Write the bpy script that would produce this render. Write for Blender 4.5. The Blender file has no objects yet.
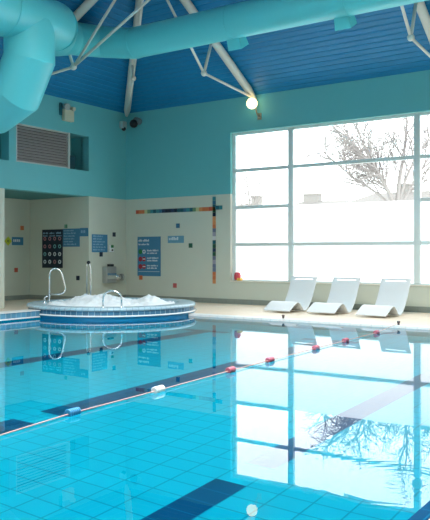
import bpy, bmesh, math, random
from mathutils import Vector, Matrix
C = bpy.context.scene
COL = C.collection
R = math.radians
random.seed(7)

# ------------------------------------------------------------------ camera, world, lights, exposure
cam_d = bpy.data.cameras.new('camera')
cam = bpy.data.objects.new('camera', cam_d)
COL.objects.link(cam)
cam.location = (0, 0, 1.5)
cam.rotation_euler = (R(90), 0, math.atan2(494, 725))
cam_d.sensor_fit = 'HORIZONTAL'
cam_d.sensor_width = 36
cam_d.lens = 36 * 725 / 430
cam_d.shift_y = -5 / 430
cam_d.clip_end = 400
C.camera = cam

SKY = 5.0
w = bpy.data.worlds.new('overcast')
C.world = w
w.use_nodes = True
bg = w.node_tree.nodes['Background']
bg.inputs['Color'].default_value = (0.96, 0.98, 1.0, 1)
bg.inputs['Strength'].default_value = SKY


def area(name, loc, rot, sx, sy, energy, col=(1, 1, 1)):
    d = bpy.data.lights.new(name, 'AREA')
    d.shape = 'RECTANGLE'
    d.size, d.size_y = sx, sy
    d.energy = energy
    d.color = col
    o = bpy.data.objects.new(name, d)
    o.location = loc
    o.rotation_euler = rot
    COL.objects.link(o)
    return o


# added fill lights, both out of view: one overhead, one before the rear wall
top_fill = area('overhead_fill', (-5.5, 7.0, 9.6), (0, 0, 0), 6, 6, 1800, (1.0, 0.99, 0.96))
top_fill.data.spread = R(130)
area('rear_fill', (-5.0, -8.8, 3.2), (R(90), 0, 0), 14, 4.5, 500, (0.97, 0.99, 1.0))

C.view_settings.view_transform = 'Standard'
C.view_settings.look = 'None'
C.view_settings.exposure = 0.0
C.view_settings.gamma = 1.0
C.view_settings.use_curve_mapping = False


# ------------------------------------------------------------------ materials
def S(r, g, b):
    def f(v):
        v /= 255
        return v / 12.92 if v <= 0.04045 else ((v + 0.055) / 1.055) ** 2.4
    return (f(r), f(g), f(b), 1)


MATS = {}


def mat(name, col, rough=0.6, metal=0.0, spec=0.4, noise=0.0, scale=6, bump=0.0, emit=None, estr=0):
    """plain surface with a little procedural tone variation"""
    if name in MATS:
        return MATS[name]
    m = bpy.data.materials.new(name)
    m.use_nodes = True
    nt = m.node_tree
    b = nt.nodes['Principled BSDF']
    b.inputs['Roughness'].default_value = rough
    b.inputs['Metallic'].default_value = metal
    b.inputs['Specular IOR Level'].default_value = spec
    b.inputs['Base Color'].default_value = col
    if noise or bump:
        tc = nt.nodes.new('ShaderNodeTexCoord')
        n = nt.nodes.new('ShaderNodeTexNoise')
        n.inputs['Scale'].default_value = scale
        n.inputs['Detail'].default_value = 4
        nt.links.new(tc.outputs['Object'], n.inputs['Vector'])
        if noise:
            mx = nt.nodes.new('ShaderNodeMix')
            mx.data_type = 'RGBA'
            mx.inputs['A'].default_value = tuple(c * (1 - noise) for c in col[:3]) + (1,)
            mx.inputs['B'].default_value = tuple(min(1, c * (1 + noise)) for c in col[:3]) + (1,)
            nt.links.new(n.outputs['Fac'], mx.inputs['Factor'])
            nt.links.new(mx.outputs['Result'], b.inputs['Base Color'])
        if bump:
            bp = nt.nodes.new('ShaderNodeBump')
            bp.inputs['Strength'].default_value = bump
            bp.inputs['Distance'].default_value = 0.01
            nt.links.new(n.outputs['Fac'], bp.inputs['Height'])
            nt.links.new(bp.outputs['Normal'], b.inputs['Normal'])
    if emit:
        b.inputs['Emission Color'].default_value = emit
        b.inputs['Emission Strength'].default_value = estr
    MATS[name] = m
    return m


def mth(nt, op, a, b=None):
    n = nt.nodes.new('ShaderNodeMath')
    n.operation = op
    for i, v in enumerate((a, b)):
        if v is None:
            continue
        if isinstance(v, (int, float)):
            n.inputs[i].default_value = v
        else:
            nt.links.new(v, n.inputs[i])
    return n.outputs[0]


def tile_mat(name, col, grout, px_, py_, pz_, ox=0, oy=0, oz=0, gw=0.006, rough=0.3, vary=0.05, spec=0.5):
    """tile grid on world-aligned axes; pitch 0 switches an axis off"""
    m = bpy.data.materials.new(name)
    m.use_nodes = True
    nt = m.node_tree
    b = nt.nodes['Principled BSDF']
    b.inputs['Roughness'].default_value = rough
    b.inputs['Specular IOR Level'].default_value = spec
    tc = nt.nodes.new('ShaderNodeTexCoord')
    sp = nt.nodes.new('ShaderNodeSeparateXYZ')
    nt.links.new(tc.outputs['Object'], sp.inputs[0])
    line = None
    cells = []
    for ax, p, o in ((0, px_, ox), (1, py_, oy), (2, pz_, oz)):
        if not p:
            continue
        v = mth(nt, 'DIVIDE', mth(nt, 'SUBTRACT', sp.outputs[ax], o), p)
        fr = mth(nt, 'FRACT', v)
        d = mth(nt, 'MINIMUM', fr, mth(nt, 'SUBTRACT', 1.0, fr))
        l = mth(nt, 'LESS_THAN', d, gw / p)
        line = l if line is None else mth(nt, 'MAXIMUM', line, l)
        cells.append(mth(nt, 'FLOOR', v))
    cmb = nt.nodes.new('ShaderNodeCombineXYZ')
    for i, c in enumerate(cells):
        nt.links.new(c, cmb.inputs[i])
    wn = nt.nodes.new('ShaderNodeTexWhiteNoise')
    nt.links.new(cmb.outputs[0], wn.inputs[0])
    mx = nt.nodes.new('ShaderNodeMix')
    mx.data_type = 'RGBA'
    mx.inputs['A'].default_value = tuple(c * (1 - vary) for c in col[:3]) + (1,)
    mx.inputs['B'].default_value = tuple(min(1, c * (1 + vary)) for c in col[:3]) + (1,)
    nt.links.new(wn.outputs['Value'], mx.inputs['Factor'])
    m2 = nt.nodes.new('ShaderNodeMix')
    m2.data_type = 'RGBA'
    nt.links.new(line, m2.inputs['Factor'])
    nt.links.new(mx.outputs['Result'], m2.inputs['A'])
    m2.inputs['B'].default_value = grout
    nt.links.new(m2.outputs['Result'], b.inputs['Base Color'])
    MATS[name] = m
    return m


def ribbed_mat(name, col, axis, pitch=0.16, rough=0.45):
    """profiled metal sheet: ribs across one axis"""
    m = bpy.data.materials.new(name)
    m.use_nodes = True
    nt = m.node_tree
    b = nt.nodes['Principled BSDF']
    b.inputs['Roughness'].default_value = rough
    b.inputs['Base Color'].default_value = col
    tc = nt.nodes.new('ShaderNodeTexCoord')
    sp = nt.nodes.new('ShaderNodeSeparateXYZ')
    nt.links.new(tc.outputs['Object'], sp.inputs[0])
    fr = mth(nt, 'FRACT', mth(nt, 'DIVIDE', sp.outputs[axis], pitch))
    tri = mth(nt, 'MINIMUM', mth(nt, 'MULTIPLY', mth(nt, 'MINIMUM', fr, mth(nt, 'SUBTRACT', 1.0, fr)), 6.0), 1.0)
    bp = nt.nodes.new('ShaderNodeBump')
    bp.inputs['Strength'].default_value = 0.6
    bp.inputs['Distance'].default_value = 0.03
    nt.links.new(tri, bp.inputs['Height'])
    nt.links.new(bp.outputs['Normal'], b.inputs['Normal'])
    MATS[name] = m
    return m


CREAM = mat('cream_wall_paint', S(205, 212, 199), 0.55, noise=0.02, scale=3)
TEAL = mat('teal_wall_paint', S(106, 190, 196), 0.6, noise=0.02, scale=3)
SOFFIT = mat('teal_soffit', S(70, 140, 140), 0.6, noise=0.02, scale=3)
BLUE_B = ribbed_mat('blue_roof_sheet_across', S(0, 124, 178), 1)
BLUE_L = ribbed_mat('blue_roof_sheet_along', S(0, 124, 178), 0)
WHITEC = mat('white_ceiling', S(220, 225, 225), 0.7, noise=0.01)
DUCT = mat('turquoise_duct_paint', S(100, 212, 221), 0.38, noise=0.02, scale=4)
STEEL = mat('white_steel_paint', S(226, 224, 214), 0.45, noise=0.02, scale=5)
FRAME = mat('pale_teal_frame', S(222, 235, 235), 0.45, noise=0.015)
REVEAL = mat('cream_reveal', S(228, 228, 216), 0.5, noise=0.015)
CHROME = mat('chrome', S(225, 228, 230), 0.12, 1.0, noise=0.01)
BRUSHED = mat('brushed_steel', S(180, 186, 186), 0.45, 0.75, noise=0.08, scale=20)
WHITE = mat('white_plastic', S(232, 236, 236), 0.4, noise=0.015)
LOUNGE = mat('white_lounger_shell', S(222, 229, 232), 0.38, noise=0.01)
DARK = mat('dark_plastic', S(28, 34, 40), 0.4, noise=0.05)
SIGNB = mat('blue_sign', S(70, 132, 170), 0.45, noise=0.02)
SIGND = mat('dark_navy_sign', S(20, 40, 58), 0.45, noise=0.02)
SIGNP = mat('pale_blue_sign', S(110, 165, 192), 0.45, noise=0.02)
INK = mat('white_lettering', S(214, 226, 232), 0.5, noise=0.01)
INKB = mat('pale_blue_lettering', S(140, 184, 212), 0.5, noise=0.01)
RED = mat('red_sign_colour', S(160, 52, 66), 0.5, noise=0.02)
GREEN = mat('green_sign_colour', S(40, 130, 70), 0.5, noise=0.02)
YELLOW = mat('yellow_sign', S(196, 206, 60), 0.5, noise=0.02)
DECK = tile_mat('beige_deck_tiles', S(236, 220, 198), S(210, 194, 172), 0.3, 0.3, 0, gw=0.004, rough=0.45, vary=0.03)
COPING = tile_mat('white_coping_tiles', S(238, 240, 238), S(200, 205, 205), 0.25, 0, 0, gw=0.004, rough=0.3, vary=0.02)
SKIRT = tile_mat('grey_skirting_tiles', S(140, 150, 142), S(120, 128, 122), 0.3, 0.3, 0, gw=0.004, rough=0.4, vary=0.04)
POOL = tile_mat('turquoise_pool_tiles', S(0, 168, 198), S(0, 130, 158), 0.31, 0.235, 0, ox=-3.5, oy=5.15, gw=0.007, rough=0.6, vary=0.02, spec=0.03)
POOLW = tile_mat('turquoise_pool_wall_tiles', S(0, 158, 196), S(0, 125, 158), 0.31, 0.235, 0.31, gw=0.006, rough=0.6, vary=0.03, spec=0.03)
LANE = tile_mat('navy_lane_tiles', S(0, 70, 112), S(0, 104, 146), 0.31, 0.235, 0, ox=-3.5, oy=5.15, gw=0.004, rough=0.6, vary=0.04, spec=0.03)
BAND = tile_mat('blue_band_tiles', S(84, 140, 170), S(160, 186, 198), 0.15, 0.15, 0, gw=0.007, rough=0.3, vary=0.16)


def water_mat():
    m = bpy.data.materials.new('pool_water')
    m.use_nodes = True
    nt = m.node_tree
    nt.nodes.remove(nt.nodes['Principled BSDF'])
    out = nt.nodes['Material Output']
    g = nt.nodes.new('ShaderNodeBsdfGlass')
    g.inputs['IOR'].default_value = 1.333
    g.inputs['Roughness'].default_value = 0.0
    g.inputs['Color'].default_value = (0.97, 1, 1, 1)
    tc = nt.nodes.new('ShaderNodeTexCoord')
    n = nt.nodes.new('ShaderNodeTexNoise')
    n.inputs['Scale'].default_value = 1.6
    n.inputs['Detail'].default_value = 2
    nt.links.new(tc.outputs['Object'], n.inputs['Vector'])
    n2 = nt.nodes.new('ShaderNodeTexNoise')
    n2.inputs['Scale'].default_value = 0.5
    n2.inputs['Detail'].default_value = 1
    nt.links.new(tc.outputs['Object'], n2.inputs['Vector'])
    h = mth(nt, 'MULTIPLY', n.outputs['Fac'], n2.outputs['Fac'])
    # rings spreading from the inlet near the pool's right-hand edge
    vm = nt.nodes.new('ShaderNodeVectorMath')
    vm.operation = 'DISTANCE'
    vm.inputs[1].default_value = (-1.75, 4.75, -0.04)
    nt.links.new(tc.outputs['Object'], vm.inputs[0])
    dist = vm.outputs['Value']
    ring_ = mth(nt, 'SINE', mth(nt, 'ADD', mth(nt, 'MULTIPLY', dist, 75.0), mth(nt, 'MULTIPLY', n.outputs['Fac'], 14.0)))
    fall = mth(nt, 'POWER', 2.718, mth(nt, 'MULTIPLY', dist, -3.4))
    h = mth(nt, 'ADD', h, mth(nt, 'MULTIPLY', mth(nt, 'MULTIPLY', ring_, fall), 0.22))
    bp = nt.nodes.new('ShaderNodeBump')
    bp.inputs['Strength'].default_value = 0.012
    bp.inputs['Distance'].default_value = 0.05
    nt.links.new(h, bp.inputs['Height'])
    nt.links.new(bp.outputs['Normal'], g.inputs['Normal'])
    nt.links.new(g.outputs[0], out.inputs['Surface'])
    return m


def pane_mats():
    m = bpy.data.materials.new('clear_glass')
    m.use_nodes = True
    nt = m.node_tree
    nt.nodes.remove(nt.nodes['Principled BSDF'])
    t = nt.nodes.new('ShaderNodeBsdfTransparent')
    t.inputs[0].default_value = (0.97, 0.99, 0.985, 1)
    g = nt.nodes.new('ShaderNodeBsdfGlossy')
    g.inputs['Roughness'].default_value = 0.02
    x = nt.nodes.new('ShaderNodeMixShader')
    x.inputs[0].default_value = 0.05
    nt.links.new(t.outputs[0], x.inputs[1])
    nt.links.new(g.outputs[0], x.inputs[2])
    nt.links.new(x.outputs[0], nt.nodes['Material Output'].inputs['Surface'])
    f = bpy.data.materials.new('frosted_glass')
    f.use_nodes = True
    nt = f.node_tree
    nt.nodes.remove(nt.nodes['Principled BSDF'])
    t = nt.nodes.new('ShaderNodeBsdfTranslucent')
    t.inputs[0].default_value = (0.88, 0.885, 0.89, 1)
    g = nt.nodes.new('ShaderNodeBsdfDiffuse')
    g.inputs[0].default_value = (0.6, 0.61, 0.62, 1)
    x = nt.nodes.new('ShaderNodeMixShader')
    x.inputs[0].default_value = 0.08
    nt.links.new(t.outputs[0], x.inputs[1])
    nt.links.new(g.outputs[0], x.inputs[2])
    nt.links.new(x.outputs[0], nt.nodes['Material Output'].inputs['Surface'])
    return m, f


WATER = water_mat()
GLASS, FROST = pane_mats()


# ------------------------------------------------------------------ mesh helpers
class MB:
    def __init__(self):
        self.v, self.f, self.m, self.sm = [], [], [], []

    def add(self, vs, fs, mi=0, smooth=False):
        n = len(self.v)
        self.v += [tuple(x) for x in vs]
        for f in fs:
            self.f.append([n + i for i in f])
            self.m.append(mi)
            self.sm.append(smooth)
        return self

    def box(self, x0, y0, z0, x1, y1, z1, mi=0, M=None):
        x0, x1 = sorted((x0, x1)); y0, y1 = sorted((y0, y1)); z0, z1 = sorted((z0, z1))
        vs = [Vector(p) for p in ((x0, y0, z0), (x1, y0, z0), (x1, y1, z0), (x0, y1, z0),
                                  (x0, y0, z1), (x1, y0, z1), (x1, y1, z1), (x0, y1, z1))]
        if M:
            vs = [M @ v for v in vs]
        return self.add(vs, [(3, 2, 1, 0), (4, 5, 6, 7), (0, 1, 5, 4), (1, 2, 6, 5), (2, 3, 7, 6), (3, 0, 4, 7)], mi)

    def tube(self, pts, rad, n=16, mi=0, cap=True, smooth=True, closed=False, split=False):
        """mitred sweep along points; rad is one radius or one per point"""
        P = [Vector(p) for p in pts]
        k = len(P)
        rs = rad if isinstance(rad, (list, tuple)) else [rad] * k
        tang = []
        for i in range(k):
            a = P[i] - P[i - 1] if (i > 0 or closed) else P[1] - P[0]
            b = P[(i + 1) % k] - P[i] if (i < k - 1 or closed) else P[-1] - P[-2]
            tang.append((a.normalized(), b.normalized()))
        t0 = (tang[0][0] + tang[0][1]).normalized()
        up = Vector((0, 0, 1)) if abs(t0.z) < 0.9 else Vector((0, 1, 0))
        u = (up - t0 * up.dot(t0)).normalized()
        rings = []
        pt = t0
        for i in range(k):
            t = (tang[i][0] + tang[i][1]).normalized()
            q = pt.rotation_difference(t)
            u = q @ u
            u = (u - t * u.dot(t)).normalized()
            v = t.cross(u)
            pt = t
            c = max(0.45, math.cos(tang[i][0].angle(tang[i][1], 0) / 2))
            bend = tang[i][1] - tang[i][0]
            bd = bend.normalized() if bend.length > 1e-4 else None
            ring = []
            for j in range(n):
                a = 2 * math.pi * j / n
                d = (u * math.cos(a) + v * math.sin(a)) * rs[i]
                if bd is not None:
                    w_ = (bd - t * bd.dot(t))
                    if w_.length > 1e-4:
                        w_.normalize()
                        d = d + w_ * d.dot(w_) * (1 / c - 1)
                ring.append(P[i] + d)
            rings.append(ring)
        if split:
            for i in range(k - 1):
                self.add(rings[i] + rings[i + 1], [(j, (j + 1) % n, n + (j + 1) % n, n + j) for j in range(n)], mi, smooth)
            if cap:
                self.add(rings[0], [tuple(range(n))[::-1]], mi)
                self.add(rings[-1], [tuple(range(n))], mi)
            return self
        vs = [p for r in rings for p in r]
        fs = []
        for i in range(k if closed else k - 1):
            i2 = (i + 1) % k
            for j in range(n):
                j2 = (j + 1) % n
                fs.append((i * n + j, i * n + j2, i2 * n + j2, i2 * n + j))
        self.add(vs, fs, mi, smooth)
        if cap and not closed:
            self.add(rings[0], [tuple(range(n))[::-1]], mi)
            self.add(rings[-1], [tuple(range(n))], mi)
        return self

    def lathe(self, prof, cx=0, cy=0, n=64, mi=0, smooth=True, M=None):
        vs, fs = [], []
        k = len(prof)
        for j in range(n):
            a = 2 * math.pi * j / n
            for (r, z) in prof:
                p = Vector((cx + r * math.cos(a), cy + r * math.sin(a), z))
                vs.append(M @ p if M else p)
        for j in range(n):
            j2 = (j + 1) % n
            for i in range(k - 1):
                fs.append((j * k + i, j2 * k + i, j2 * k + i + 1, j * k + i + 1))
        return self.add(vs, fs, mi, smooth)

    def ball(self, c, r, n=16, mi=0, sz=1.0):
        prof = [(max(1e-4, r * math.sin(math.pi * i / 10)), c[2] - r * sz * math.cos(math.pi * i / 10)) for i in range(11)]
        return self.lathe(prof, c[0], c[1], n, mi)

    def prism(self, poly, axis, a, b, mi=0):
        """extrude a 2-D polygon along axis 0/1/2 from a to b"""
        def P(p, t):
            q = list(p)
            q.insert(axis, t)
            return q
        n = len(poly)
        vs = [P(p, a) for p in poly] + [P(p, b) for p in poly]
        fs = [tuple(range(n))[::-1], tuple(range(n, 2 * n))] + [(i, (i + 1) % n, n + (i + 1) % n, n + i) for i in range(n)]
        return self.add(vs, fs, mi)

    def build(self, name, mats, parent=None, loc=None, bevel=0.0, fix=True):
        me = bpy.data.meshes.new(name)
        base = Vector(loc) if loc else Vector((0, 0, 0))
        me.from_pydata([Vector(v) - base for v in self.v], [], self.f)
        for mm in (mats if isinstance(mats, (list, tuple)) else [mats]):
            me.materials.append(mm)
        for p, mi, s in zip(me.polygons, self.m, self.sm):
            p.material_index = mi
            p.use_smooth = s
        if fix:
            bm = bmesh.new()
            bm.from_mesh(me)
            bmesh.ops.remove_doubles(bm, verts=bm.verts, dist=1e-5)
            bmesh.ops.recalc_face_normals(bm, faces=bm.faces)
            bm.to_mesh(me)
            bm.free()
        o = bpy.data.objects.new(name, me)
        COL.objects.link(o)
        o.location = base
        if parent:
            o.parent = parent
            o.location = base - parent.location if loc else -parent.location
            if parent.parent:
                o.location -= parent.parent.location
        if bevel:
            b = o.modifiers.new('bevel', 'BEVEL')
            b.width = bevel
            b.segments = 2
            b.limit_method = 'ANGLE'
        return o


def tag(o, label=None, cat=None, group=None, kind=None):
    for k, v in (('label', label), ('category', cat), ('group', group), ('kind', kind)):
        if v:
            o[k] = v
    return o


def thing(name, label, cat, loc, group=None):
    o = bpy.data.objects.new(name, None)
    o.empty_display_size = 0.1
    COL.objects.link(o)
    o.location = loc
    bpy.context.view_layer.update()
    return tag(o, label, cat, group)


def copy_tree(o, parent=None):
    c = o.copy()
    COL.objects.link(c)
    if parent:
        c.parent = parent
    for ch in list(o.children):
        copy_tree(ch, c)
    return c


def struct(o):
    o['kind'] = 'structure'
    return o


# ------------------------------------------------------------------ the hall
BY, LX = 18.7, -16.4          # back wall face, left wall face
EH, PIT = 6.31, 0.55          # eaves height, roof pitch
SPL = 2.965                   # teal above, cream below on the back wall
RX, FY = 5.0, -9.0            # right and rear walls (out of frame)
WX0, WX1, WZ0, WZ1 = -12.17, -0.9, 0.68, 5.27
TEALZ = 3.5

m = MB()
T = 0.35
m.box(LX - 3.2, BY, -0.4, WX0, BY + T, 3.38, 1)
m.box(LX - 3.2, BY, 3.38, WX0, BY + T, 6.6, 0)
m.box(WX1, BY, -0.4, RX, BY + T, 3.38, 1)
m.box(WX1, BY, 3.38, RX, BY + T, 6.6, 0)
m.box(WX0, BY, -0.4, WX1, BY + T, WZ0, 1)
m.box(WX0, BY, WZ1, WX1, BY + T, 6.6, 0)
struct(m.build('wall_back', [TEAL, CREAM], fix=False))

# left wall: bulkhead with plant niche over a recess
AX, AY0, AY1 = -19.16, 13.55, 16.9
m = MB()
NZ0, NZ1, NY0, NY1 = 4.18, 5.29, 13.95, 16.9
m.box(LX - 0.35, AY1, -0.4, LX, BY, TEALZ - 0.12, 1)
m.box(LX - 0.35, NY1, TEALZ - 0.12, LX, BY, 6.6, 0)
m.box(LX - 0.35, FY, TEALZ - 0.12, LX, NY1, NZ0, 0)
m.box(LX - 0.35, FY, NZ1, LX, NY1, 6.6, 0)
m.box(LX - 0.35, 13.70, NZ0, LX, NY0, NZ1, 0)
m.box(LX - 0.35, FY, NZ0, LX, 12.4, NZ1, 0)
m.box(LX - 0.9, 12.3, NZ0 - 0.05, LX - 0.8, 17.0, NZ1 + 0.05, 0)
m.box(LX - 0.85, 12.3, NZ0 - 0.1, LX - 0.3, 17.0, NZ0, 0)
m.box(LX - 0.85, 12.3, NZ1, LX - 0.3, 17.0, NZ1 + 0.1, 0)
m.box(LX - 0.85, NY1, NZ0 - 0.05, LX - 0.3, NY1 + 0.1, NZ1 + 0.05, 0)
m.box(LX - 0.85, 12.3, NZ0 - 0.05, LX - 0.3, 12.4, NZ1 + 0.05, 0)
struct(m.build('wall_left', [TEAL, CREAM], fix=False))
struct(MB().box(AX, AY1, -0.4, LX - 0.35, AY1 + 0.3, TEALZ).build('wall_alcove_end', CREAM))
struct(MB().box(AX - 0.3, FY, -0.4, AX, AY1 + 0.3, TEALZ).build('wall_alcove_back', CREAM))
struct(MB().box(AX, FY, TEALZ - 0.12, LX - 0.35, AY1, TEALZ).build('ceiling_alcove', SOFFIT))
struct(MB().box(LX - 0.4, 12.75, 0, LX + 0.0, 13.55, TEALZ - 0.12).build('column', CREAM, bevel=0.02))
struct(MB().box(RX, FY, -0.4, RX + 0.3, BY + T, 11.6).build('wall_right', CREAM))
struct(MB().box(LX - 3.2, FY - 0.3, -0.4, RX, FY, 11.6).build('wall_rear', CREAM))

# hipped roof lining
RY, RXx = 10.0, -7.7           # where the slopes end
zr = EH + PIT * (BY - RY)
m = MB()
m.add([(LX, BY, EH), (RX, BY, EH), (RX, RY, zr), (RXx, RY, zr)], [(0, 1, 2, 3)], 0)
m.add([(LX, BY, EH), (RXx, RY, zr), (RXx, FY, zr), (LX, FY, EH)], [(0, 1, 2, 3)], 1)
m.add([(RXx, RY, zr), (RX, RY, zr), (RX, FY, zr), (RXx, FY, zr)], [(0, 1, 2, 3)], 2)
o = struct(m.build('ceiling', [BLUE_B, BLUE_L, WHITEC]))
sol = o.modifiers.new('thickness', 'SOLIDIFY')
sol.thickness = 0.15
sol.offset = 1 if o.data.polygons[0].normal.z > 0 else -1

# floor round the pool
PX0, PX1, PY0, PY1 = -13.4, -1.4, -5.0, 14.8
m = MB()
m.box(AX, FY, -0.4, PX0 - 0.03, AY1, 0)
m.box(LX, AY1, -0.4, PX0 - 0.03, BY, 0)
m.box(PX0 - 0.03, PY1 + 0.03, -0.4, RX, BY, 0)
m.box(PX1 + 0.03, FY, -0.4, RX, PY1 + 0.03, 0)
m.box(PX0 - 0.03, FY, -0.4, PX1 + 0.03, PY0 - 0.03, 0)
struct(m.build('floor', DECK, fix=False))
m = MB()
m.box(LX, BY - 0.025, 0, RX, BY, 0.15)
m.box(LX, AY1 + 0.02, 0, LX + 0.025, BY - 0.025, 0.15)
struct(m.build('baseboard_back', SKIRT, fix=False))
m = MB()
m.box(AX, AY1 - 0.025, 0, LX, AY1, 0.15)
m.box(AX, 5, 0, AX + 0.025, AY1 - 0.025, 0.15)
struct(m.build('baseboard_alcove', SKIRT, fix=False))

# pool basin
PZ = -1.24
m = MB()
m.add([(PX0, PY0, PZ), (PX1, PY0, PZ), (PX1, PY1, PZ), (PX0, PY1, PZ)], [(0, 1, 2, 3)], 0)
for a, b in (((PX0, PY0), (PX1, PY0)), ((PX1, PY0), (PX1, PY1)), ((PX1, PY1), (PX0, PY1)), ((PX0, PY1), (PX0, PY0))):
    m.add([(a[0], a[1], PZ), (b[0], b[1], PZ), (b[0], b[1], -0.005), (a[0], a[1], -0.005)], [(0, 1, 2, 3)], 1)
struct(m.build('floor_pool', [POOL, POOLW], fix=False))
for name, x, segs, hw in (('lane', -9.2, ((-4, 13.2),), .2), ('lane', -6.2, ((-4, 5.4), (5.8, 13.2)), .2), ('lane', -3.345, ((-4, 5.15), (5.62, 13.2)), .155)):
    m = MB()
    for a, b in segs:
        m.box(x - hw, a, PZ, x + hw, b, PZ + 0.004)
    m.box(x - 0.6, 13.0, PZ, x + 0.6, 13.25, PZ + 0.0035)
    struct(m.build('trim_1', LANE, fix=False))

# pool edges
m = MB()
m.box(-10.9, PY1 - 0.01, -0.06, PX1, PY1 + 0.28, 0.012)
struct(m.build('trim_2', COPING, bevel=0.01))
m = MB()
m.box(PX1 - 0.005, PY0, -0.06, PX1 + 0.085, PY1 - 0.01, 0.006, 0)
struct(m.build('trim_3', LANE))
m = MB()
m.box(PX0 - 0.45, PY0, 0, PX0, 12.13, 0.15, 0)
m.box(PX0 - 0.45, PY0, 0.15, PX0 + 0.02, 12.13, 0.165, 1)
m.box(PX0 - 0.02, PY0, -0.005, PX0 + 0.03, 12.1, 0.025, 1)
struct(m.build('trim_4', [BAND, COPING], fix=False))

o = MB().add([(PX0, PY0, -0.04), (PX1, PY0, -0.04), (PX1, PY1, -0.04), (PX0, PY1, -0.04)], [(0, 1, 2, 3)]).build('pool_water', WATER, fix=False)
tag(o, 'still clear turquoise water filling the indoor swimming pool', 'water', kind='stuff')

# ------------------------------------------------------------------ window
FYY = BY + 0.10
win = struct(bpy.data.objects.new('window_1', None))
COL.objects.link(win)
win.location = (WX0, BY, WZ0)
bpy.context.view_layer.update()
m = MB()
m.box(WX0, FYY, WZ0, WX0 + 0.13, FYY + 0.09, WZ1)
m.box(WX1 - 0.09, FYY, WZ0, WX1, FYY + 0.09, WZ1)
m.box(WX0 + 0.13, FYY, WZ1 - 0.1, WX1 - 0.09, FYY + 0.09, WZ1)
m.box(WX0 + 0.13, FYY, WZ0, WX1 - 0.09, FYY + 0.09, WZ0 + 0.07)
m.build('frame', FRAME, win, fix=False)
MU = [-10.12, -6.36, -4.48]
for x in MU:
    MB().box(x - 0.085, FYY - 0.03, WZ0 + 0.07, x + 0.085, FYY + 0.1, WZ1 - 0.1).build('mullion', FRAME, win, bevel=0.012)
    
edges = [(WX0 + 0.13, MU[0] - 0.085, 3), (MU[0] + 0.085, MU[1] - 0.085, 2), (MU[1] + 0.085, MU[2] - 0.085, 3), (MU[2] + 0.085, WX1 - 0.09, 2)]
TZ = (1.82, 2.955, 4.09)
for a, b, n in edges:
    for z in TZ:
        if n == 3 or z != TZ[1]:
            MB().box(a, FYY - 0.005, z - 0.05, b, FYY + 0.08, z + 0.05).build('transom', FRAME, win, bevel=0.008)
    MB().box(a, FYY + 0.04, WZ0 + 0.07, b, FYY + 0.048, TZ[1]).build('frosted_pane', FROST, win)
    MB().box(a, FYY + 0.04, TZ[1], b, FYY + 0.048, WZ1 - 0.1).build('glass_pane', GLASS, win)
m = MB()
m.box(WX0 + 0.002, BY - 0.03, WZ0, WX1, FYY, WZ0 + 0.035)
m.build('sill', REVEAL, win, bevel=0.008)
m = MB()
m.box(WX0, BY - 0.004, WZ0 + 0.035, WX0 + 0.012, FYY, 3.38, 0)
m.box(WX0, BY - 0.004, 3.38, WX0 + 0.012, FYY, WZ1, 1)
m.box(WX0 + 0.012, BY - 0.004, WZ1 - 0.012, WX1, FYY, WZ1, 1)
m.build('reveal', [REVEAL, mat('pale_teal_reveal', S(130, 205, 205), 0.5)], win, fix=False)

# ------------------------------------------------------------------ outdoors
GRASS = mat('pale_ground', S(206, 208, 204), 0.9, noise=0.05, scale=0.4)
struct(MB().box(-140, BY + T, -0.6, 60, 140, -0.4).build('ground', GRASS))
BARK = mat('grey_brown_bark', S(148, 141, 138), 0.9, noise=0.15, scale=5)
ROOFT = mat('grey_roof_tiles', S(122, 118, 115), 0.8, noise=0.1, scale=2)
HWALL = mat('pale_render', S(190, 186, 178), 0.8, noise=0.05, scale=1)


TREE1, TREE2 = (-14.7, 40.0), (-31.0, 50.5)


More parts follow.
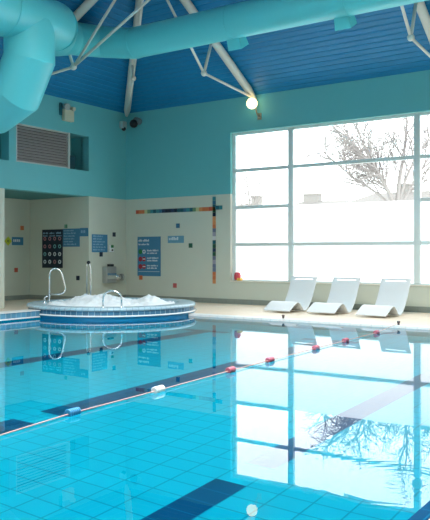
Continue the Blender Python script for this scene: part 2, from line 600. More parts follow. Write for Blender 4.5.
def bare_tree(name, label, base, fork, trunk_r, limbs, seed, n_br=8, n_tw=7, n_tl=4, k=1.0):
    """trunk to the fork, then limbs given by their end points; branches and fine twigs along them"""
    rnd = random.Random(seed)
    t = thing(name, label, 'tree', base)
    tr, br = MB(), MB()
    base, fork = Vector(base), Vector(fork)

    def stroke(mb, p, d, L, r0, r1, bendv, n=5, sides=4):
        pts = [p.copy()]
        for i in range(n):
            d = (d + bendv / n + Vector((rnd.gauss(0, .10), rnd.gauss(0, .10), rnd.gauss(0, .07)))).normalized()
            pts.append(pts[-1] + d * L / n)
        mb.tube(pts, [r0 + (r1 - r0) * i / n for i in range(n + 1)], sides, cap=False)
        return pts

    def off(d, lo, hi):
        ax = d.cross(Vector((rnd.gauss(0, 1), rnd.gauss(0, 1), rnd.gauss(0, 1)))).normalized()
        return (Matrix.Rotation(rnd.uniform(lo, hi), 3, ax) @ d).normalized()

    mid = (base + fork) / 2 + Vector((.06, .03, 0))
    tr.tube([base, mid, fork], [trunk_r * 1.25, trunk_r, trunk_r * .85], 10, cap=False)
    for (end, r) in limbs:
        v = Vector(end)
        L = v.length
        d = (v.normalized() + Vector((0, 0, .25))).normalized()
        pts = stroke(tr, fork + Vector((0, 0, rnd.uniform(-.5, .1))), d, L, r, r * .3, (v.normalized() - d) * 2, 7, 7)
        for a in range(n_br):
            f = .22 + .78 * (a + rnd.random()) / n_br
            i = min(6, int(f * 7))
            p = pts[i].lerp(pts[i + 1], f * 7 - i)
            dd = off((pts[i + 1] - pts[i]).normalized(), .45, .95)
            dd.z += .15
            bl = k * rnd.uniform(1.3, 2.5) * (1.15 - .5 * f)
            bp_ = stroke(br, p, dd.normalized(), bl, .045 * k, .02 * k, Vector((0, 0, .25)))
            for b in range(n_tw):
                g = .2 + .8 * (b + rnd.random()) / n_tw
                i2 = min(4, int(g * 5))
                p2 = bp_[i2].lerp(bp_[i2 + 1], g * 5 - i2)
                d2 = off((bp_[i2 + 1] - bp_[i2]).normalized(), .35, .9)
                tp = stroke(br, p2, d2, k * rnd.uniform(.6, 1.3), .021 * k, .011 * k, Vector((0, 0, -.25)), 4, 3)
                for c in range(n_tl):
                    i3 = rnd.randint(1, 3)
                    d3 = off((tp[i3 + 1] - tp[i3]).normalized(), .3, .8)
                    stroke(br, tp[i3], d3, k * rnd.uniform(.35, .75), .012 * k, .008 * k, Vector((0, 0, -.5)), 3, 3)
    tr.build('trunk', BARK, t, fix=False)
    br.build('branches', BARK, t, fix=False)
    return t


def across(r, up, deep=0.0):
    """a step to the right along the facade seen obliquely, and up"""
    return (.8266 * r - .5628 * deep, .5635 * r + .826 * deep, up)


bare_tree('bare_tree', 'large bare forked tree beyond the window, spreading over the grey bungalow roof', (TREE1[0], TREE1[1], -.4), (TREE1[0], TREE1[1], 4.2), .30,
          [(across(-3.3, 4.3, .5), .10), (across(-2.1, 5.4, -.6), .10), (across(-.9, 6.0, .8), .11), (across(.35, 6.4, -.2), .14), (across(1.6, 5.6, .6), .11), (across(2.9, 4.0, -.6), .10), (across(-2.3, 3.6, -1.2), .08), (across(-1.6, 4.4, 1.6), .08)], 11, 10, 8, 4, 1.1)
bare_tree('bare_tree', 'small bare tree far off, seen through the narrow window panes beside the mosaic strip', (TREE2[0], TREE2[1], -.4), (TREE2[0], TREE2[1], 4.0), .16,
          [(across(-.9, 4.2, .3), .09), (across(.3, 5.0, -.4), .10), (across(1.3, 4.0, .4), .08)], 4, 6, 5, 3, .8)


CHIM = mat('pale_chimney_render', S(140, 136, 132), .8, noise=.08)


def bungalow(label, x, y, wx, wy, eave, ridge, chim):
    t = thing('bungalow', label, 'house', (x, y, -0.4))
    MB().box(x - wx / 2, y - wy / 2, -0.4, x + wx / 2, y + wy / 2, eave).build('wall', HWALL, t)
    h = wy / 2
    rf = MB().add([(x - wx / 2 - .3, y - h - .3, eave - .1), (x + wx / 2 + .3, y - h - .3, eave - .1), (x + wx / 2 + .3, y + h + .3, eave - .1), (x - wx / 2 - .3, y + h + .3, eave - .1),
                   (x - wx / 2 + h * .7, y, ridge), (x + wx / 2 - h * .7, y, ridge)],
                  [(3, 2, 1, 0), (0, 1, 5, 4), (1, 2, 5), (2, 3, 4, 5), (3, 0, 4)]).build('roof', ROOFT, t)
    for (cx_, top, ww) in chim:
        c = MB().box(x + cx_ - ww / 2, y - .4, eave, x + cx_ + ww / 2, y + .4, top).box(x + cx_ - ww / 2 - .05, y - .45, top - .15, x + cx_ + ww / 2 + .05, y + .45, top - .02).build('chimney', CHIM, t, fix=False)
        for dx in (-.22, .22):
            q_ = MB().tube([(x + cx_ + dx * ww, y, top - .02), (x + cx_ + dx * ww, y, top + .35)], 0.11, 8).build('chimney_pot', ROOFT, c)
            q_.location = (0, 0, 0)
            q_.matrix_parent_inverse = Matrix.Translation(-t.location)
    for dx in (-.3, 0.02, .3):
        MB().box(x + dx * wx - .7, y - wy / 2 - .04, .7, x + dx * wx + .7, y - wy / 2 + .02, 1.9).build('window', DARK, t)


bungalow('grey-roofed bungalow with a tall chimney, behind the large bare tree', -17.2, 47.5, 8.0, 6, 4.5, 5.75, ((0.3, 6.3, .8),))
bungalow('distant bungalow with a squat wide chimney, seen through the wide window pane', -27.0, 56, 9, 7, 4.8, 6.1, ((-1.05, 6.75, 1.35),))
bungalow('distant low bungalow roof seen beyond the narrow window pane', -37.5, 60, 8, 7, 5.0, 6.5, ((1.5, 7.2, .8),))

# ------------------------------------------------------------------ roof trusses
def truss(label, foot, inward, ups, L=8.3):
    """foot on the wall head; inward = unit direction into the hall"""
    f = Vector(foot)
    d = Vector(inward)
    t = thing('roof_truss', label, 'roof truss', foot, 'white steel roof trusses')

    def P(s, z):
        return f + d * s + Vector((0, 0, z - EH))
    rz = lambda s: EH - 0.16 + PIT * s
    MB().tube([P(0.02, rz(0.02)), P(0.45, rz(.45)), P(L, rz(L))], [0.05, 0.115, 0.115], 14).build('rafter', STEEL, t)
    node = P(2.72, 6.40)
    MB().tube([P(0.05, EH - .12), node], 0.036, 10).build('tie_rod', STEEL, t)
    MB().tube([node, P(2.32, rz(2.32))], 0.04, 10).build('strut', STEEL, t)
    for (s, z) in ups:
        MB().tube([node, P(s, z)], 0.036, 10).build('web_rod', STEEL, t)
    MB().ball(node, 0.085).build('node', STEEL, t)
    return t


truss('white tubular roof truss whose foot meets the wall above the lit globe lamp', (-11.25, BY, EH), (0, -1, 0), ((5.9, 9.4),))
truss('white tubular roof truss at the upper right edge, partly out of view', (-5.55, BY, EH), (0, -1, 0), ((5.9, 9.4),))
truss('white tubular roof truss on the left slope, its rods crossing in front of the duct', (LX, 13.53, EH), (1, 0, 0), ((5.15, 8.85), (8.2, 9.1)), 5.25)
t = thing('hip_rafter', 'white tubular hip rafter rising from the corner where both walls meet', 'rafter', (LX, BY, EH))
e = Vector((1, -1, 0)).normalized()
hp = lambda s, z: Vector((LX, BY, z)) + e * s
MB().tube([hp(.2, EH - .1), hp(.5, EH - .16 + .389 * .5), hp(12.0, EH - .16 + .389 * 12.0)], [0.05, .11, .11], 14).build('rafter', STEEL, t)
MB().tube([hp(.2, EH - .1), hp(3.2, 6.75)], 0.036, 10).build('tie_rod', STEEL, t)
MB().tube([hp(3.2, 6.75), hp(2.9, EH - .16 + .389 * 2.9)], 0.04, 10).build('strut', STEEL, t)
MB().tube([hp(3.2, 6.75), hp(7.6, 9.0)], 0.036, 10).build('web_rod', STEEL, t)
MB().ball(hp(3.2, 6.75), 0.085).build('node', STEEL, t)

# ------------------------------------------------------------------ ventilation duct
duct = thing('ventilation_duct', 'large round turquoise ventilation duct under the blue ceiling', 'duct', (-12.6, 11.2, 4.6))
path = [(4.6, 14.5, 7.05), (-12.5, 14.5, 7.05), (-13.4, 14.35, 7.2), (-13.9, 13.7, 7.22)]
MB().tube(path, [.395, .395, .41, .43], 40, split=True).build('main_run', DUCT, duct, fix=False)
MB().tube([(-13.9, 13.7, 7.22), (-13.75, 13.0, 7.08), (-12.8, 12.0, 6.9)], [.43, .50, .575], 40, split=True).build('reducer', DUCT, duct, fix=False)
MB().tube([(-12.8, 12.0, 6.9), (-12.6, 11.5, 6.82), (-12.6, 4.0, 6.82)], .575, 40).build('branch_run', DUCT, duct, fix=False)
dx, dy = -12.6, 11.1
drop = [(dx, dy, 6.82), (dx, dy, 5.9), (dx - .42, dy, 5.2), (dx - 1.2, dy, 4.9), (LX - 0.1, dy, 4.9)]
MB().tube(drop, .565, 40, split=True).build('drop', DUCT, duct, fix=False)


def ring(p, q, r, w=0.02):
    p, q = Vector(p), Vector(q)
    d = (q - p).normalized()
    return MB().tube([p - d * w, p + d * w], r + 0.012, 40).build('seam', DUCT, duct, fix=False)


for x in (-12.4, -9.4, -6.4, -3.4):
    ring((x, 14.5, 7.05), (x - 1, 14.5, 7.05), .395)
ring((-12.6, 10.4, 6.82), (-12.6, 9, 6.82), .575)
ring((-12.6, 7.4, 6.82), (-12.6, 6, 6.82), .575)
for z in (6.28, 6.24, 6.2):
    ring((dx, dy, z), (dx, dy, z - 1), .555, 0.008)
for x in (-9.4, -6.6, -3.85, -1.1):
    M = Matrix.Translation((x, 14.5, 7.05)) @ Matrix.Rotation(R(30), 4, 'X')
    mb = MB()
    vs = [M @ Vector(p) for p in ((-.16, .16, -.3), (.16, .16, -.3), (.16, -.16, -.3), (-.16, -.16, -.3), (-.19, .19, -.62), (.19, .19, -.62), (.19, -.19, -.62), (-.19, -.19, -.62))]
    mb.add(vs, [(0, 1, 2, 3), (7, 6, 5, 4), (0, 4, 5, 1), (1, 5, 6, 2), (2, 6, 7, 3), (3, 7, 4, 0)])
    mb.build('air_outlet', DUCT, duct)

# ------------------------------------------------------------------ louvre
t = thing('louvre_grille', 'grey horizontal louvre grille in the teal bulkhead niche', 'grille', (LX, 13.96, NZ0))
LG = mat('grey_louvre', S(180, 172, 170), 0.5, 0.0, noise=0.04)
LGd = mat('dark_louvre_back', S(70, 66, 66), 0.7, noise=0.05)
m = MB()
y0, y1 = 13.96, 16.06
m.box(LX - .1, y0, NZ0, LX - .02, y0 + .05, NZ1).box(LX - .1, y1 - .06, NZ0, LX + .01, y1, NZ1)
m.box(LX - .1, y0, NZ0, LX - .02, y1 - .06, NZ0 + .04).box(LX - .1, y0, NZ1 - .04, LX - .02, y1 - .06, NZ1)
m.build('frame', mat('pale_louvre_frame', S(196, 200, 196), 0.5, noise=0.02), t, fix=False)
MB().box(LX - .14, y0, NZ0, LX - .12, y1, NZ1).build('back_panel', LGd, t)
m = MB()
k = 12
for i in range(k):
    z = NZ0 + .05 + (NZ1 - NZ0 - .1) * i / k
    m.add([(LX - .02, y0 + .05, z), (LX - .02, y1 - .06, z), (LX - .09, y1 - .06, z + .075), (LX - .09, y0 + .05, z + .075),
           (LX - .03, y0 + .05, z - .008), (LX - .03, y1 - .06, z - .008), (LX - .1, y1 - .06, z + .067), (LX - .1, y0 + .05, z + .067)],
          [(0, 1, 2, 3), (7, 6, 5, 4), (0, 4, 5, 1), (2, 6, 7, 3), (1, 5, 6, 2), (3, 7, 4, 0)])
m.build('slats', LG, t, fix=False)
t = thing('plant_box', 'dark teal box standing in the niche beside the louvre grille', 'box', (LX - .6, 16.45, NZ0))
MB().box(LX - .78, 16.12, NZ0, LX - .42, 16.72, NZ0 + .5).build('body', mat('dark_teal_metal', S(28, 84, 96), 0.5, noise=0.03), t, bevel=.01)

# ------------------------------------------------------------------ lamp, cameras, emergency light
t = thing('globe_wall_lamp', 'lit round globe wall lamp under the truss foot above the window', 'lamp', (-11.12, BY, 5.62))
GLOW = mat('lit_opal_glass', S(255, 244, 214), 0.3, noise=0.0, emit=(1.0, 0.72, 0.34, 1), estr=3.4)
BRASS = mat('aged_brass', S(160, 156, 136), 0.45, 0.3, noise=0.05)
MB().ball((-11.21, BY - .3, 6.0), 0.165, 24).build('globe', GLOW, t)
MB().box(-11.19, BY - .03, 5.55, -11.05, BY, 5.75).build('wall_plate', BRASS, t, bevel=.01)
MB().tube([(-11.12, BY - .02, 5.65), (-11.13, BY - .1, 5.66), (-11.16, BY - .12, 5.76), (-11.2, BY - .12, 5.93), (-11.21, BY - .15, 5.99)], 0.024, 10).build('arm', BRASS, t)
MB().tube([(-11.21, BY - .11, 6.0), (-11.21, BY - .16, 6.0)], .06, 16).build('holder', BRASS, t)
t = thing('emergency_light', 'pale twin emergency light box high on the teal bulkhead above the louvre', 'light', (LX, 15.9, 5.7))
GREYP = mat('grey_plastic', S(150, 165, 165), 0.4, noise=0.03)
IVORY = mat('ivory_plastic', S(206, 204, 180), 0.45, noise=0.02)
MB().box(LX, 15.72, 5.62, LX + .14, 16.12, 5.98).build('housing', IVORY, t, bevel=.02)
MB().tube([(LX + .07, 15.78, 6.06), (LX + .24, 15.74, 6.02)], [.085, .10], 16).build('lamp_head', GREYP, t)
MB().tube([(LX + .07, 16.04, 6.03), (LX + .20, 16.06, 6.0)], [.06, .07], 16).build('lamp_head', IVORY, t)
MB().box(LX, 15.62, 5.78, LX + .05, 15.70, 6.15).build('bracket', mat('teal_plate', S(40, 110, 120), .5), t)

t = thing('security_camera', 'small white security camera on the teal left wall near the corner', 'camera', (LX, 18.45, 5.85))
MB().box(LX, 18.34, 5.76, LX + .16, 18.56, 6.0).build('housing', mat('pale_grey_plastic', S(160, 178, 178), .4), t, bevel=.02)
MB().ball((LX + .11, 18.45, 5.75), .075, 14).build('lens', DARK, t)
t = thing('security_camera', 'dark dome security camera on the back wall near the corner', 'camera', (-15.85, BY, 5.9))
MB().tube([(-15.80, BY, 5.98), (-15.80, BY - .22, 5.98)], [.11, .12], 16).build('bracket', mat('mid_grey_plastic', S(110, 122, 126), .5), t)
MB().ball((-15.86, BY - .24, 5.88), .14, 18).build('dome', DARK, t)

# ------------------------------------------------------------------ mosaic and accent tiles
PALETTE = {'r': S(190, 86, 66), 'o': S(214, 150, 100), 'O': S(206, 122, 80), 'y': S(196, 200, 150), 'g': S(110, 150, 116), 'G': S(44, 92, 72),
           't': S(62, 140, 152), 'T': S(36, 96, 112), 'b': S(58, 112, 148), 'n': S(36, 58, 90), 'N': S(24, 40, 64), 's': S(110, 122, 148),
           'l': S(160, 160, 178), 'w': S(208, 212, 214), 'p': S(196, 104, 104)}
for k in list(PALETTE):
    PALETTE[k] = mat('glaze_' + {'r': 'brick', 'o': 'apricot', 'O': 'orange', 'y': 'lime', 'g': 'sage', 'G': 'bottle', 't': 'teal', 'T': 'petrol', 'b': 'blue', 'n': 'navy', 'N': 'ink', 's': 'slate', 'l': 'lavender', 'w': 'white', 'p': 'rose'}[k], PALETTE[k], .3, noise=0.03)
keys = list(PALETTE)


mos = thing('mosaic_band', 'crossing strips of small multicoloured mosaic tiles on the cream back wall', 'mosaic', (-12.77, BY, 2.945))


def mosaic(name, x0, z0, seq, dx, dz):
    m = MB()
    hx, hz = (dx / 2 - .003 if dx else .06), (-dz / 2 - .002 if dz else .062)
    for i, ch in enumerate(seq):
        x, z = x0 + dx * i, z0 + dz * i
        m.box(x - hx, BY - .012, z - hz, x + hx, BY, z + hz, keys.index(ch))
    n = len(seq) - 1
    # the bed the tiles sit in
    m.box(min(x0, x0 + dx * n) - hx, BY - .006, min(z0, z0 + dz * n) - hz, max(x0, x0 + dx * n) + hx, BY, max(z0, z0 + dz * n) + hz, keys.index('y'))
    m.build(name, [PALETTE[k] for k in keys], mos, fix=False)


mosaic('horizontal_strip', -15.90, 2.945, 'rOOygtTtbnNNnNTTbtTgyoOOro', .1245, 0.0)
mosaic('short_strip', -12.645, 2.975, 'Tt', .125, 0.0)
mosaic('vertical_strip', -12.768, 3.26, 'tbTGNooOslwTGnGslssOOo', 0, -.1235)


def tile_on(axis, label, a, z, key, size=.072):
    m = MB()
    if axis == 'B':
        m.box(a - size, BY - .012, z - size, a + size, BY, z + size)
        l = (a, BY, z)
    elif axis == 'L':
        m.box(LX, a - size, z - size, LX + .012, a + size, z + size)
        l = (LX, a, z)
    elif axis == 'R':
        m.box(a - size, AY1 - .012, z - size, a + size, AY1, z + size)
        l = (a, AY1, z)
    else:
        m.box(AX, a - size, z - size, AX + .012, a + size, z + size)
        l = (AX, a, z)
    tag(m.build('accent_tile', PALETTE[key], None, l), label, 'tile', 'single coloured accent tiles')


tile_on('B', 'single teal blue accent tile under the horizontal mosaic strip', -14.19, 2.447, 'b')
tile_on('B', 'single dark green accent tile beside the pale blue wording sign', -13.681, 1.803, 'G')
tile_on('B', 'single red accent tile low on the back wall', -14.312, .511, 'p')
tile_on('B', 'single orange accent tile at the lower corner of the large blue sign', -15.746, .745, 'O')
tile_on('L', 'single dark navy accent tile above the small green and white wall unit', 18.086, 2.184, 'N')
tile_on('L', 'single dark navy accent tile right under the square blue notice', 17.461, 1.52, 'N')
tile_on('R', 'single dark navy accent tile low on the alcove wall near the tall rail', -16.883, .755, 'N')
tile_on('A', 'single orange accent tile above the small blue sign at the far left', 16.552, 2.411, 'O')
tile_on('A', 'single red accent tile below the small blue sign at the far left', 16.296, .998, 'r')


# ------------------------------------------------------------------ signs
def plane_M(axis, a, z):
    """local x to the right, local y up, local z out of the wall"""
    if axis == 'B':
        return Matrix(((1, 0, 0, a), (0, 0, -1, BY), (0, 1, 0, z), (0, 0, 0, 1)))
    if axis == 'R':
        return Matrix(((1, 0, 0, a), (0, 0, -1, AY1), (0, 1, 0, z), (0, 0, 0, 1)))
    X = LX if axis == 'L' else AX
    return Matrix(((0, 0, 1, X), (1, 0, 0, a), (0, 1, 0, z), (0, 0, 0, 1)))


def text_line(t, ink, M, *a, **k):
    m = MB()
    words_rows(m, M, *a, **k)
    m.build('text_line', ink, t, fix=False)['label'] = 'pale lettering'


def words_rows(m, M, x0, x1, y, h, rnd, mi=0, fill=.9):
    """a line of small unreadable lettering: little upright marks grouped in words"""
    x = x0
    end = x0 + (x1 - x0) * fill
    while x < end:
        n = rnd.randint(3, 7)
        for i in range(n):
            w_ = h * rnd.uniform(.5, .75)
            if x + w_ > end:
                x = end
                break
            m.box(x, y, .012, x + w_ * .72, y + h * rnd.choice((.7, .75, 1)), .0145, mi, M)
            x += w_
        x += h * .5


def sign(label, axis, x0, z0, x1, z1, m_, fn):
    M = plane_M(axis, x0, z0)
    t = thing('wall_sign', label, 'sign', M @ Vector(((x1 - x0) / 2, (z1 - z0) / 2, 0)))
    MB().box(0, 0, 0, x1 - x0, z1 - z0, .012, 0, M).build('panel', m_, t, bevel=.002)
    fn(t, M, x1 - x0, z1 - z0)
    return t


def disc(m, M, x, y, r, ri=0, z=.0150, mi=0, n=20):
    for j in range(n):
        a, b = 2 * math.pi * j / n, 2 * math.pi * (j + 1) / n
        p = [Vector((x + q * math.cos(t_), y + q * math.sin(t_), zz)) for zz in (.011, z) for q in (ri, r) for t_ in (a, b)]
        p = [M @ v for v in p]
        m.add(p, [(4, 5, 7, 6), (2, 3, 7, 6), (0, 1, 5, 4)], mi)


def big_sign(t, M, w_, h):
    rnd = random.Random(3)
    text_line(t, INK, M, .05, w_ * .64, h - .16, .07, rnd)
    text_line(t, INK, M, .05, w_ * .56, h - .28, .055, rnd, fill=.95)
    for i, yy in enumerate((.62, .43, .24)):
        text_line(t, INK, M, w_ * .42, w_ * .97, h * yy + .01, .055, rnd)
        text_line(t, INK, M, w_ * .42, w_ * .93, h * yy - .075, .055, rnd)
    MB().box(.04, h * .11, .012, w_ - .04, h * .11 + .012, .0145, 0, M).build('rule_line', INK, t, fix=False)
    for i, yy in enumerate((.62, .43, .24)):
        m = MB()
        disc(m, M, w_ * .13, h * yy, .085)
        m.build('symbol', (GREEN, RED, RED)[i], t, fix=False)
        m = MB()
        if i == 0:
            disc(m, M, w_ * .29, h * yy, .07, .035)
            m.build('ring_symbol', INK, t, fix=False)
        else:
            disc(m, M, w_ * .29, h * yy, .08)
            m.build('ring_symbol', RED, t, fix=False)
            m = MB()
            m.box(w_ * .29 - .06, h * yy - .015, .0148, w_ * .29 + .06, h * yy + .018, .0165, 0, M)
            m.build('white_bar', INK, t, fix=False)


sign('large blue pool rules sign with one green and two red symbols', 'B', -15.89, .80, -14.90, 2.11, SIGNB, big_sign)


def lines_sign(n, h_, top=.0, ink=INKB, seed=1):
    def fn(t, M, w_, h):
        rnd = random.Random(seed)
        for i in range(n):
            y = h - (h / (n + .6)) * (i + .95)
            text_line(t, ink, M, .05, w_ - .04, y, h_, rnd, fill=rnd.uniform(.65, 1))
    return fn


sign('small pale blue sign with white wording next to the large blue sign', 'B', -14.60, 1.89, -13.95, 2.12, SIGNP, lines_sign(1, .10, ink=INK, seed=12))
sign('square blue notice on the left wall beside the alcove corner', 'L', 17.03, 1.59, 17.76, 2.17, SIGNB, lines_sign(6, .05, seed=8))


def icon_board(t, M, w_, h):
    rnd = random.Random(2)
    for i in range(3):
        text_line(t, INKB, M, .05 + i * w_ * .32, .02 + (i + .9) * w_ * .32, h - .15, .06, rnd, fill=1)
        text_line(t, INKB, M, .05 + i * w_ * .32, .02 + (i + .9) * w_ * .32, h - .23, .04, rnd, fill=1)
    cols = 'rrrr' 'rrtt' 'twww' 'wwrw'
    for r_ in range(4):
        for c_ in range(4):
            ch = cols[r_ * 4 + c_]
            mm = {'r': mat('rose_ring', S(176, 126, 136), .5), 't': mat('aqua_ring', S(120, 180, 186), .5), 'w': INK}[ch]
            x, y = w_ * (.14 + .24 * c_), h * (.76 - .2 * r_)
            m = MB()
            disc(m, M, x, y, .066, .034)
            m.build('symbol', mm, t, fix=False)


sign('tall dark navy board with four rows of round symbols on the alcove wall', 'R', -18.55, 1.07, -17.575, 2.35, SIGND, icon_board)
sign('blue notice on the alcove wall, right of the dark symbol board', 'R', -17.565, 1.77, -16.80, 2.36, SIGNB, lines_sign(6, .05, seed=4))
sign('small narrow blue sign on the alcove wall by its outer corner', 'R', -16.79, 2.1, -16.42, 2.37, SIGNB, lines_sign(1, .12, seed=6))
sign('small blue sign with white lettering at the far left', 'A', 16.12, 1.83, 16.6, 2.10, SIGNB, lines_sign(1, .12, ink=INK, seed=9))

t = thing('hazard_sign', 'yellow-green diamond hazard sign at the far left beside a small blue sign', 'sign', (AX, 15.96, 1.96))
M = plane_M('A', 15.96, 1.96) @ Matrix.Rotation(R(45), 4, 'Z')
MB().box(-.11, -.11, 0, .11, .11, .012, 0, M).build('panel', YELLOW, t)
M2 = plane_M('A', 15.96, 1.96)
m = MB()
disc(m, M2, 0, 0, .045, .02)
m.build('symbol', mat('olive_symbol', S(90, 120, 40), .5), t, fix=False)
t = thing('call_point', 'small green and white wall unit beside the square blue notice', 'call point', (LX, 17.93, 1.73))
MB().box(LX, 17.84, 1.60, LX + .06, 18.02, 1.83).build('body', WHITE, t, bevel=.01)
MB().box(LX + .06, 17.87, 1.74, LX + .075, 17.99, 1.83).build('cover', GREEN, t)
MB().box(LX + .06, 17.90, 1.63, LX + .075, 17.97, 1.69).build('window', DARK, t)
t = thing('wall_sensor', 'tiny green wall unit above the blue alcove notice', 'sensor', (-17.41, AY1, 2.43))
MB().box(-17.46, AY1 - .05, 2.38, -17.36, AY1, 2.5).build('body', mat('pale_green_plastic', S(110, 170, 140), .5), t, bevel=.01)
t = thing('wall_dryer', 'brushed steel wall dryer with a short round nozzle beside the spa', 'dryer', (LX, 17.8, .85))
MB().box(LX, 17.52, .58, LX + .2, 17.99, 1.12).build('body', BRUSHED, t, bevel=.02)
MB().box(LX + .2, 17.54, .72, LX + .215, 17.97, .90).build('front_band', CHROME, t)
MB().box(LX + .03, 17.72, 1.12, LX + .15, 17.92, 1.20).build('cap', DARK, t, bevel=.01)
MB().tube([(LX + .12, 17.99, .76), (LX + .12, 18.30, .76)], .095, 18).build('nozzle', CHROME, t)
MB().tube([(LX + .12, 18.28, .76), (LX + .12, 18.36, .76)], .11, 18).build('nozzle_rim', BRUSHED, t)

# ------------------------------------------------------------------ spa tub
SX, SY, SR, SZ = -13.03, 14.31, 2.2, .26
t = thing('spa_tub', 'round raised whirlpool spa with a pale blue tiled rim in the pool corner', 'spa', (SX, SY, 0))
RIM = tile_mat('pale_blue_rim_tiles', S(196, 214, 222), S(150, 180, 196), 0.15, 0.15, 0, gw=.004, rough=.25, vary=.08)


def radial_tile(name, col, grout, n, rough=.3, vary=.12):
    m_ = bpy.data.materials.new(name)
    m_.use_nodes = True
    nt = m_.node_tree
    b = nt.nodes['Principled BSDF']
    b.inputs['Roughness'].default_value = rough
    tc = nt.nodes.new('ShaderNodeTexCoord')
    sp = nt.nodes.new('ShaderNodeSeparateXYZ')
    nt.links.new(tc.outputs['Object'], sp.inputs[0])
    a = mth(nt, 'MULTIPLY', mth(nt, 'ARCTAN2', sp.outputs[1], sp.outputs[0]), n / (2 * math.pi))
    fr = mth(nt, 'FRACT', a)
    l = mth(nt, 'LESS_THAN', mth(nt, 'MINIMUM', fr, mth(nt, 'SUBTRACT', 1.0, fr)), .05)
    wn = nt.nodes.new('ShaderNodeTexWhiteNoise')
    wn.noise_dimensions = '1D'
    nt.links.new(mth(nt, 'FLOOR', a), wn.inputs['W'])
    mx = nt.nodes.new('ShaderNodeMix')
    mx.data_type = 'RGBA'
    mx.inputs['A'].default_value = tuple(c * (1 - vary) for c in col[:3]) + (1,)
    mx.inputs['B'].default_value = tuple(min(1, c * (1 + vary)) for c in col[:3]) + (1,)
    nt.links.new(wn.outputs['Value'], mx.inputs['Factor'])
    m2 = nt.nodes.new('ShaderNodeMix')
    m2.data_type = 'RGBA'
    nt.links.new(l, m2.inputs['Factor'])
    nt.links.new(mx.outputs['Result'], m2.inputs['A'])
    m2.inputs['B'].default_value = grout
    nt.links.new(m2.outputs['Result'], b.inputs['Base Color'])
    return m_


RIMT = radial_tile('spa_rim_tiles', S(176, 204, 218), S(140, 170, 190), 92, .22, .06)
BANDT = radial_tile('spa_band_tiles', S(66, 114, 146), S(140, 172, 190), 92, .25, .2)
m = MB()
m.lathe([(SR - .5, SZ - .12), (SR - .46, SZ - .01), (SR - .42, SZ), (SR - .06, SZ), (SR - .015, SZ - .012), (SR, SZ - .04), (SR, SZ - .075), (SR - .03, SZ - .085)], SX, SY, 128)
m.build('rim', RIMT, t, (SX, SY, 0))
m = MB()
m.lathe([(SR - .03, SZ - .08), (SR - .03, .075)], SX, SY, 128)
m.build('tile_band', BANDT, t, (SX, SY, 0))
m = MB()
m.lathe([(SR - .03, .075), (SR + .015, .07), (SR + .03, .055), (SR + .015, .04), (SR - .03, .035)], SX, SY, 128)
m.build('lip', mat('glossy_white_lip', S(236, 242, 244), .15), t, (SX, SY, 0))
m = MB()
m.lathe([(SR - .03, .035), (SR - .03, -1.24)], SX, SY, 128)
m.build('shell', mat('blue_spa_wall', S(20, 140, 190), .3, noise=.04), t, (SX, SY, 0))
m = MB()
m.lathe([(SR - .5, SZ - .12), (SR - .52, -.4), (.01, -.45)], SX, SY, 96)
m.build('basin', mat('pale_blue_basin', S(140, 200, 220), .3, noise=.03), t, (SX, SY, 0))

# bubbling foam
rnd = random.Random(5)
m = MB()
N, K = 120, 40
lump = [(rnd.uniform(-1.5, 1.5), rnd.uniform(-1.5, 1.5), rnd.uniform(.12, .3), rnd.uniform(.02, .07)) for _ in range(260)]
from mathutils import noise as mn


def foam_h(x, y):
    r = math.hypot(x, y) / 1.72
    h = .19
    # two heaps, a wide one and a small one towards the window
    a = Vector((x, y))
    c1, c2 = Vector((-.31, -.21)), Vector((.86, .59))
    h += .24 * math.exp(-((a - c1).length / .85) ** 2) + .20 * math.exp(-((a - c2).length / .32) ** 2)
    h += .075 * mn.fractal(Vector((x * 3.4, y * 3.4, 1.3)), .6, 2.1, 4)
    h += .06 * abs(mn.noise(Vector((x * 11, y * 11, 4.1))))
    return h if r < .97 else h * .4 + .6 * .15


vs, fs = [], []
for i in range(K + 1):
    for j in range(N):
        r = 1.72 * i / K
        a = 2 * math.pi * j / N
        x, y = r * math.cos(a), r * math.sin(a)
        vs.append((SX + x, SY + y, foam_h(x, y)))
for i in range(K):
    for j in range(N):
        j2 = (j + 1) % N
        fs.append((i * N + j, (i + 1) * N + j, (i + 1) * N + j2, i * N + j2))
m.add(vs, fs, 0, True)
FOAM = mat('white_foam', S(236, 244, 248), .6, noise=.03, scale=20, bump=.5)
tag(m.build('foam', FOAM, None, (SX, SY, .1), fix=False), 'white bubbling foam heaped on the water of the round spa', 'foam', kind='stuff')

# ------------------------------------------------------------------ handrails
t = thing('spa_handrail', 'chrome looped handrail on the outer side of the spa by the dark board', 'handrail', (-14.6, 13.2, 0))
vd = Vector((.8266, .5635, 0))      # the rail's plane
b0 = Vector((-14.31, 13.28, 0))
pp = lambda s, z: b0 + vd * s + Vector((0, 0, z))
pts = [pp(0, .26), pp(0, .98)] + [pp(.0 + .16 - .16 * math.cos(a), .98 + .17 * math.sin(a)) for a in (.4, .8, 1.2, 1.57, 2.0, 2.4)] + \
      [pp(.31, 1.05), pp(.34, .95), pp(.42, .62), pp(.40, .54), pp(.33, .49), pp(.25, .47), pp(.02, .47)]
MB().tube(pts, .022, 12).build('rail', CHROME, t)
MB().tube([pp(-.13, .24), pp(-.13, .36), pp(-.10, .40), pp(-.02, .42)], .022, 12).build('stub_post', CHROME, t)
for s in (0, -.13):
    MB().lathe([(.055, .25), (.055, .27), (.022, .275)], pp(s, 0).x, pp(s, 0).y, 16).build('flange', CHROME, t)

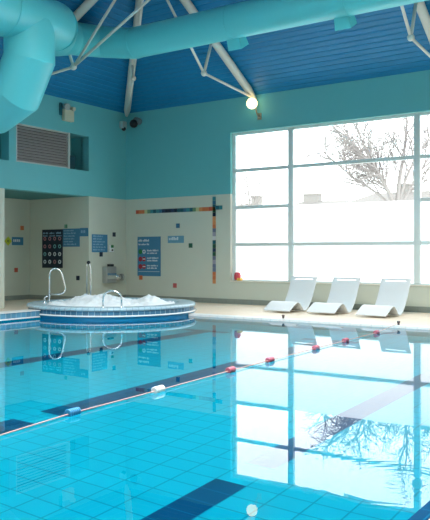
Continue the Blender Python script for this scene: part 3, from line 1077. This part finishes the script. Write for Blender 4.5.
t = thing('spa_handrail', 'tall narrow chrome handrail behind the spa foam with a dark cap', 'handrail', (-14.63, 15.75, 0))
b0 = Vector((-14.88, 15.32, 0))
pts = [pp(-.05, .2), pp(-.05, 1.18), pp(-.03, 1.26), pp(0, 1.285), pp(.03, 1.26), pp(.055, 1.15), pp(.06, .6), pp(.06, .2)]
MB().tube(pts, .022, 12).build('rail', CHROME, t)
MB().ball(pp(-.0, 1.28), .055, 14).build('cap', DARK, t)

t = thing('spa_handrail', 'low chrome arch handrail on the front rim of the spa', 'handrail', (-11.72, 12.9, SZ))
b0 = Vector((-11.92, 12.76, 0)); e2 = Vector((-11.54, 12.99, 0))
d2 = (e2 - b0)
q = lambda s, z: b0 + d2 * s + Vector((0, 0, z))
pts = [q(0, .22), q(0, .46)] + [q(.5 - .5 * math.cos(a), .46 + .19 * math.sin(a)) for a in [math.pi * i / 10 for i in range(1, 10)]] + [q(1, .46), q(1, .22)]
MB().tube(pts, .021, 12).build('rail', CHROME, t)
for s in (0, 1):
    MB().lathe([(.05, SZ - .01), (.05, SZ + .012), (.021, SZ + .018)], q(s, 0).x, q(s, 0).y, 16).build('flange', CHROME, t)

# ------------------------------------------------------------------ loungers
def catmull(P, n):
    out = []
    Q = [P[0]] + P + [P[-1]]
    for i in range(1, len(Q) - 2):
        for k in range(n):
            t_ = k / n
            r_ = []
            for c in (0, 1):
                a, b, c_, d = Q[i - 1][c], Q[i][c], Q[i + 1][c], Q[i + 2][c]
                r_.append(.5 * (2 * b + (c_ - a) * t_ + (2 * a - 5 * b + 4 * c_ - d) * t_ ** 2 + (3 * b - a - 3 * c_ + d) * t_ ** 3))
            out.append(tuple(r_))
    return out + [P[-1]]


def lounger(label, x, y, rot):
    t = thing('pool_lounger', label, 'lounger', (0, 0, 0), 'white loungers under the window')
    prof = [(1.46, .90), (1.37, .74), (1.24, .48), (1.08, .24), (.93, .09), (.80, .035), (.70, .07), (.60, .17), (.49, .25), (.38, .255), (.27, .21), (.13, .13), (0, .055)]
    pr = catmull(prof, 5)
    W = .40
    cols = [-W, -.28, .28, W]
    vs = [(c, y_, z_) for (y_, z_) in pr for c in cols]
    fs = []
    for i in range(len(pr) - 1):
        for c in range(3):
            if c == 1 and i == 2:
                continue
            fs.append((i * 4 + c, i * 4 + c + 1, i * 4 + c + 5, i * 4 + c + 4))
    o = MB().add(vs, fs, 0, True).build('shell', LOUNGE, t)
    s = o.modifiers.new('solid', 'SOLIDIFY')
    s.thickness = .036
    s.offset = 0
    b = o.modifiers.new('bevel', 'BEVEL')
    b.width = .012
    b.segments = 2
    b.limit_method = 'ANGLE'
    t.location = (x, y, 0)
    t.rotation_euler = (0, 0, R(rot))
    return t


L1 = lounger('white curved lounger nearest the narrow window pane, first of the three', -9.27, 16.42, -3)
for lab, x, y, r_ in (('white curved lounger in the middle of the three under the window', -8.05, 16.5, -3), ('white curved lounger farthest from the spa, by the right-hand mullion', -6.68, 16.4, -4)):
    c = copy_tree(L1)
    c.location = (x, y, 0)
    c.rotation_euler = (0, 0, R(r_))
    c['label'] = lab

# ------------------------------------------------------------------ buoy on the sill
t = thing('toy_buoy', 'small red and yellow float standing at the window corner', 'float', (-11.95, BY + .07, WZ0 + .035))
sx_, sy_, sz_ = -11.945, BY + .055, WZ0 + .035
MB().lathe([(.001, sz_ + .02), (.09, sz_ + .02), (.105, sz_ + .08), (.105, sz_ + .17), (.08, sz_ + .235), (.04, sz_ + .26), (.001, sz_ + .262)], sx_, sy_, 20).build('body', mat('red_plastic', S(206, 72, 84), .45), t)
MB().box(sx_ + .03, sy_ - .1, sz_, sx_ + .17, sy_ + .04, sz_ + .085).build('foot', mat('yellow_plastic', S(240, 190, 90), .45), t, bevel=.02)

# ------------------------------------------------------------------ lane rope
t = thing('lane_rope', 'pale pink lane rope with floats lying across the pool surface', 'lane rope', (-5.2, 8, -.03))
RP = [(-4.62, 1.6), (-4.94, 4.03), (-5.06, 4.98), (-5.11, 6.35), (-5.2, 8.0), (-5.24, 9.1), (-5.30, 10.7), (-5.335, 11.95), (-5.375, 13.5), (-5.45, 14.86)]
MB().tube([(x, y, -.02) for x, y in RP[:-1]] + [(RP[-1][0], RP[-1][1], .05)], .0065, 8).build('rope', mat('pink_rope', S(214, 172, 160), .6, noise=.1, scale=40), t)


def rope_float(x, y, L, r, ma, mb=None, dirn=(-.045, 1)):
    d = Vector((dirn[0], dirn[1], 0)).normalized()
    c = Vector((x, y, -.015))
    m = MB()
    k = 6
    for i in range(k):
        a = c + d * L * (i / k - .5)
        b = c + d * L * ((i + .8) / k - .5)
        m.tube([a, a + (b - a) * .15, b - (b - a) * .15, b], [r * .8, r, r, r * .8], 16, 0 if (not mb or i < k // 2) else 1)
    m.build('float', [ma, mb] if mb else ma, t, fix=False)


PINK = mat('pink_float', S(180, 96, 114), .4, noise=.03)
FB = mat('blue_float', S(64, 148, 196), .4, noise=.03)
FW = mat('white_float', S(236, 238, 236), .4, noise=.02)
rope_float(-5.06, 5.0, .15, .042, FB)
rope_float(-5.11, 6.37, .16, .045, FW)
for (x, y) in ((-5.2, 8.0), (-5.24, 9.1), (-5.30, 10.7), (-5.335, 11.95), (-5.375, 13.5)):
    rope_float(x, y, .15, .043, PINK)
for lab, x in (('small dark rope anchor post where the lane rope meets the pool edge', -5.46), ('small dark rope anchor post on the pool edge below the first lounger', -8.25)):
    a = thing('rope_anchor', lab, 'rope anchor', (x, 14.95, .012), 'rope anchors on the pool edge')
    MB().tube([(x, 14.95, .01), (x, 14.95, .08)], .025, 12).build('post', mat('dark_grey_metal', S(96, 84, 84), .4, .4), a)
    MB().tube([(x, 14.95, .06), (x, 14.95, .095)], .035, 12).build('cap', mat('dark_grey_metal', S(96, 84, 84), .4, .4), a)
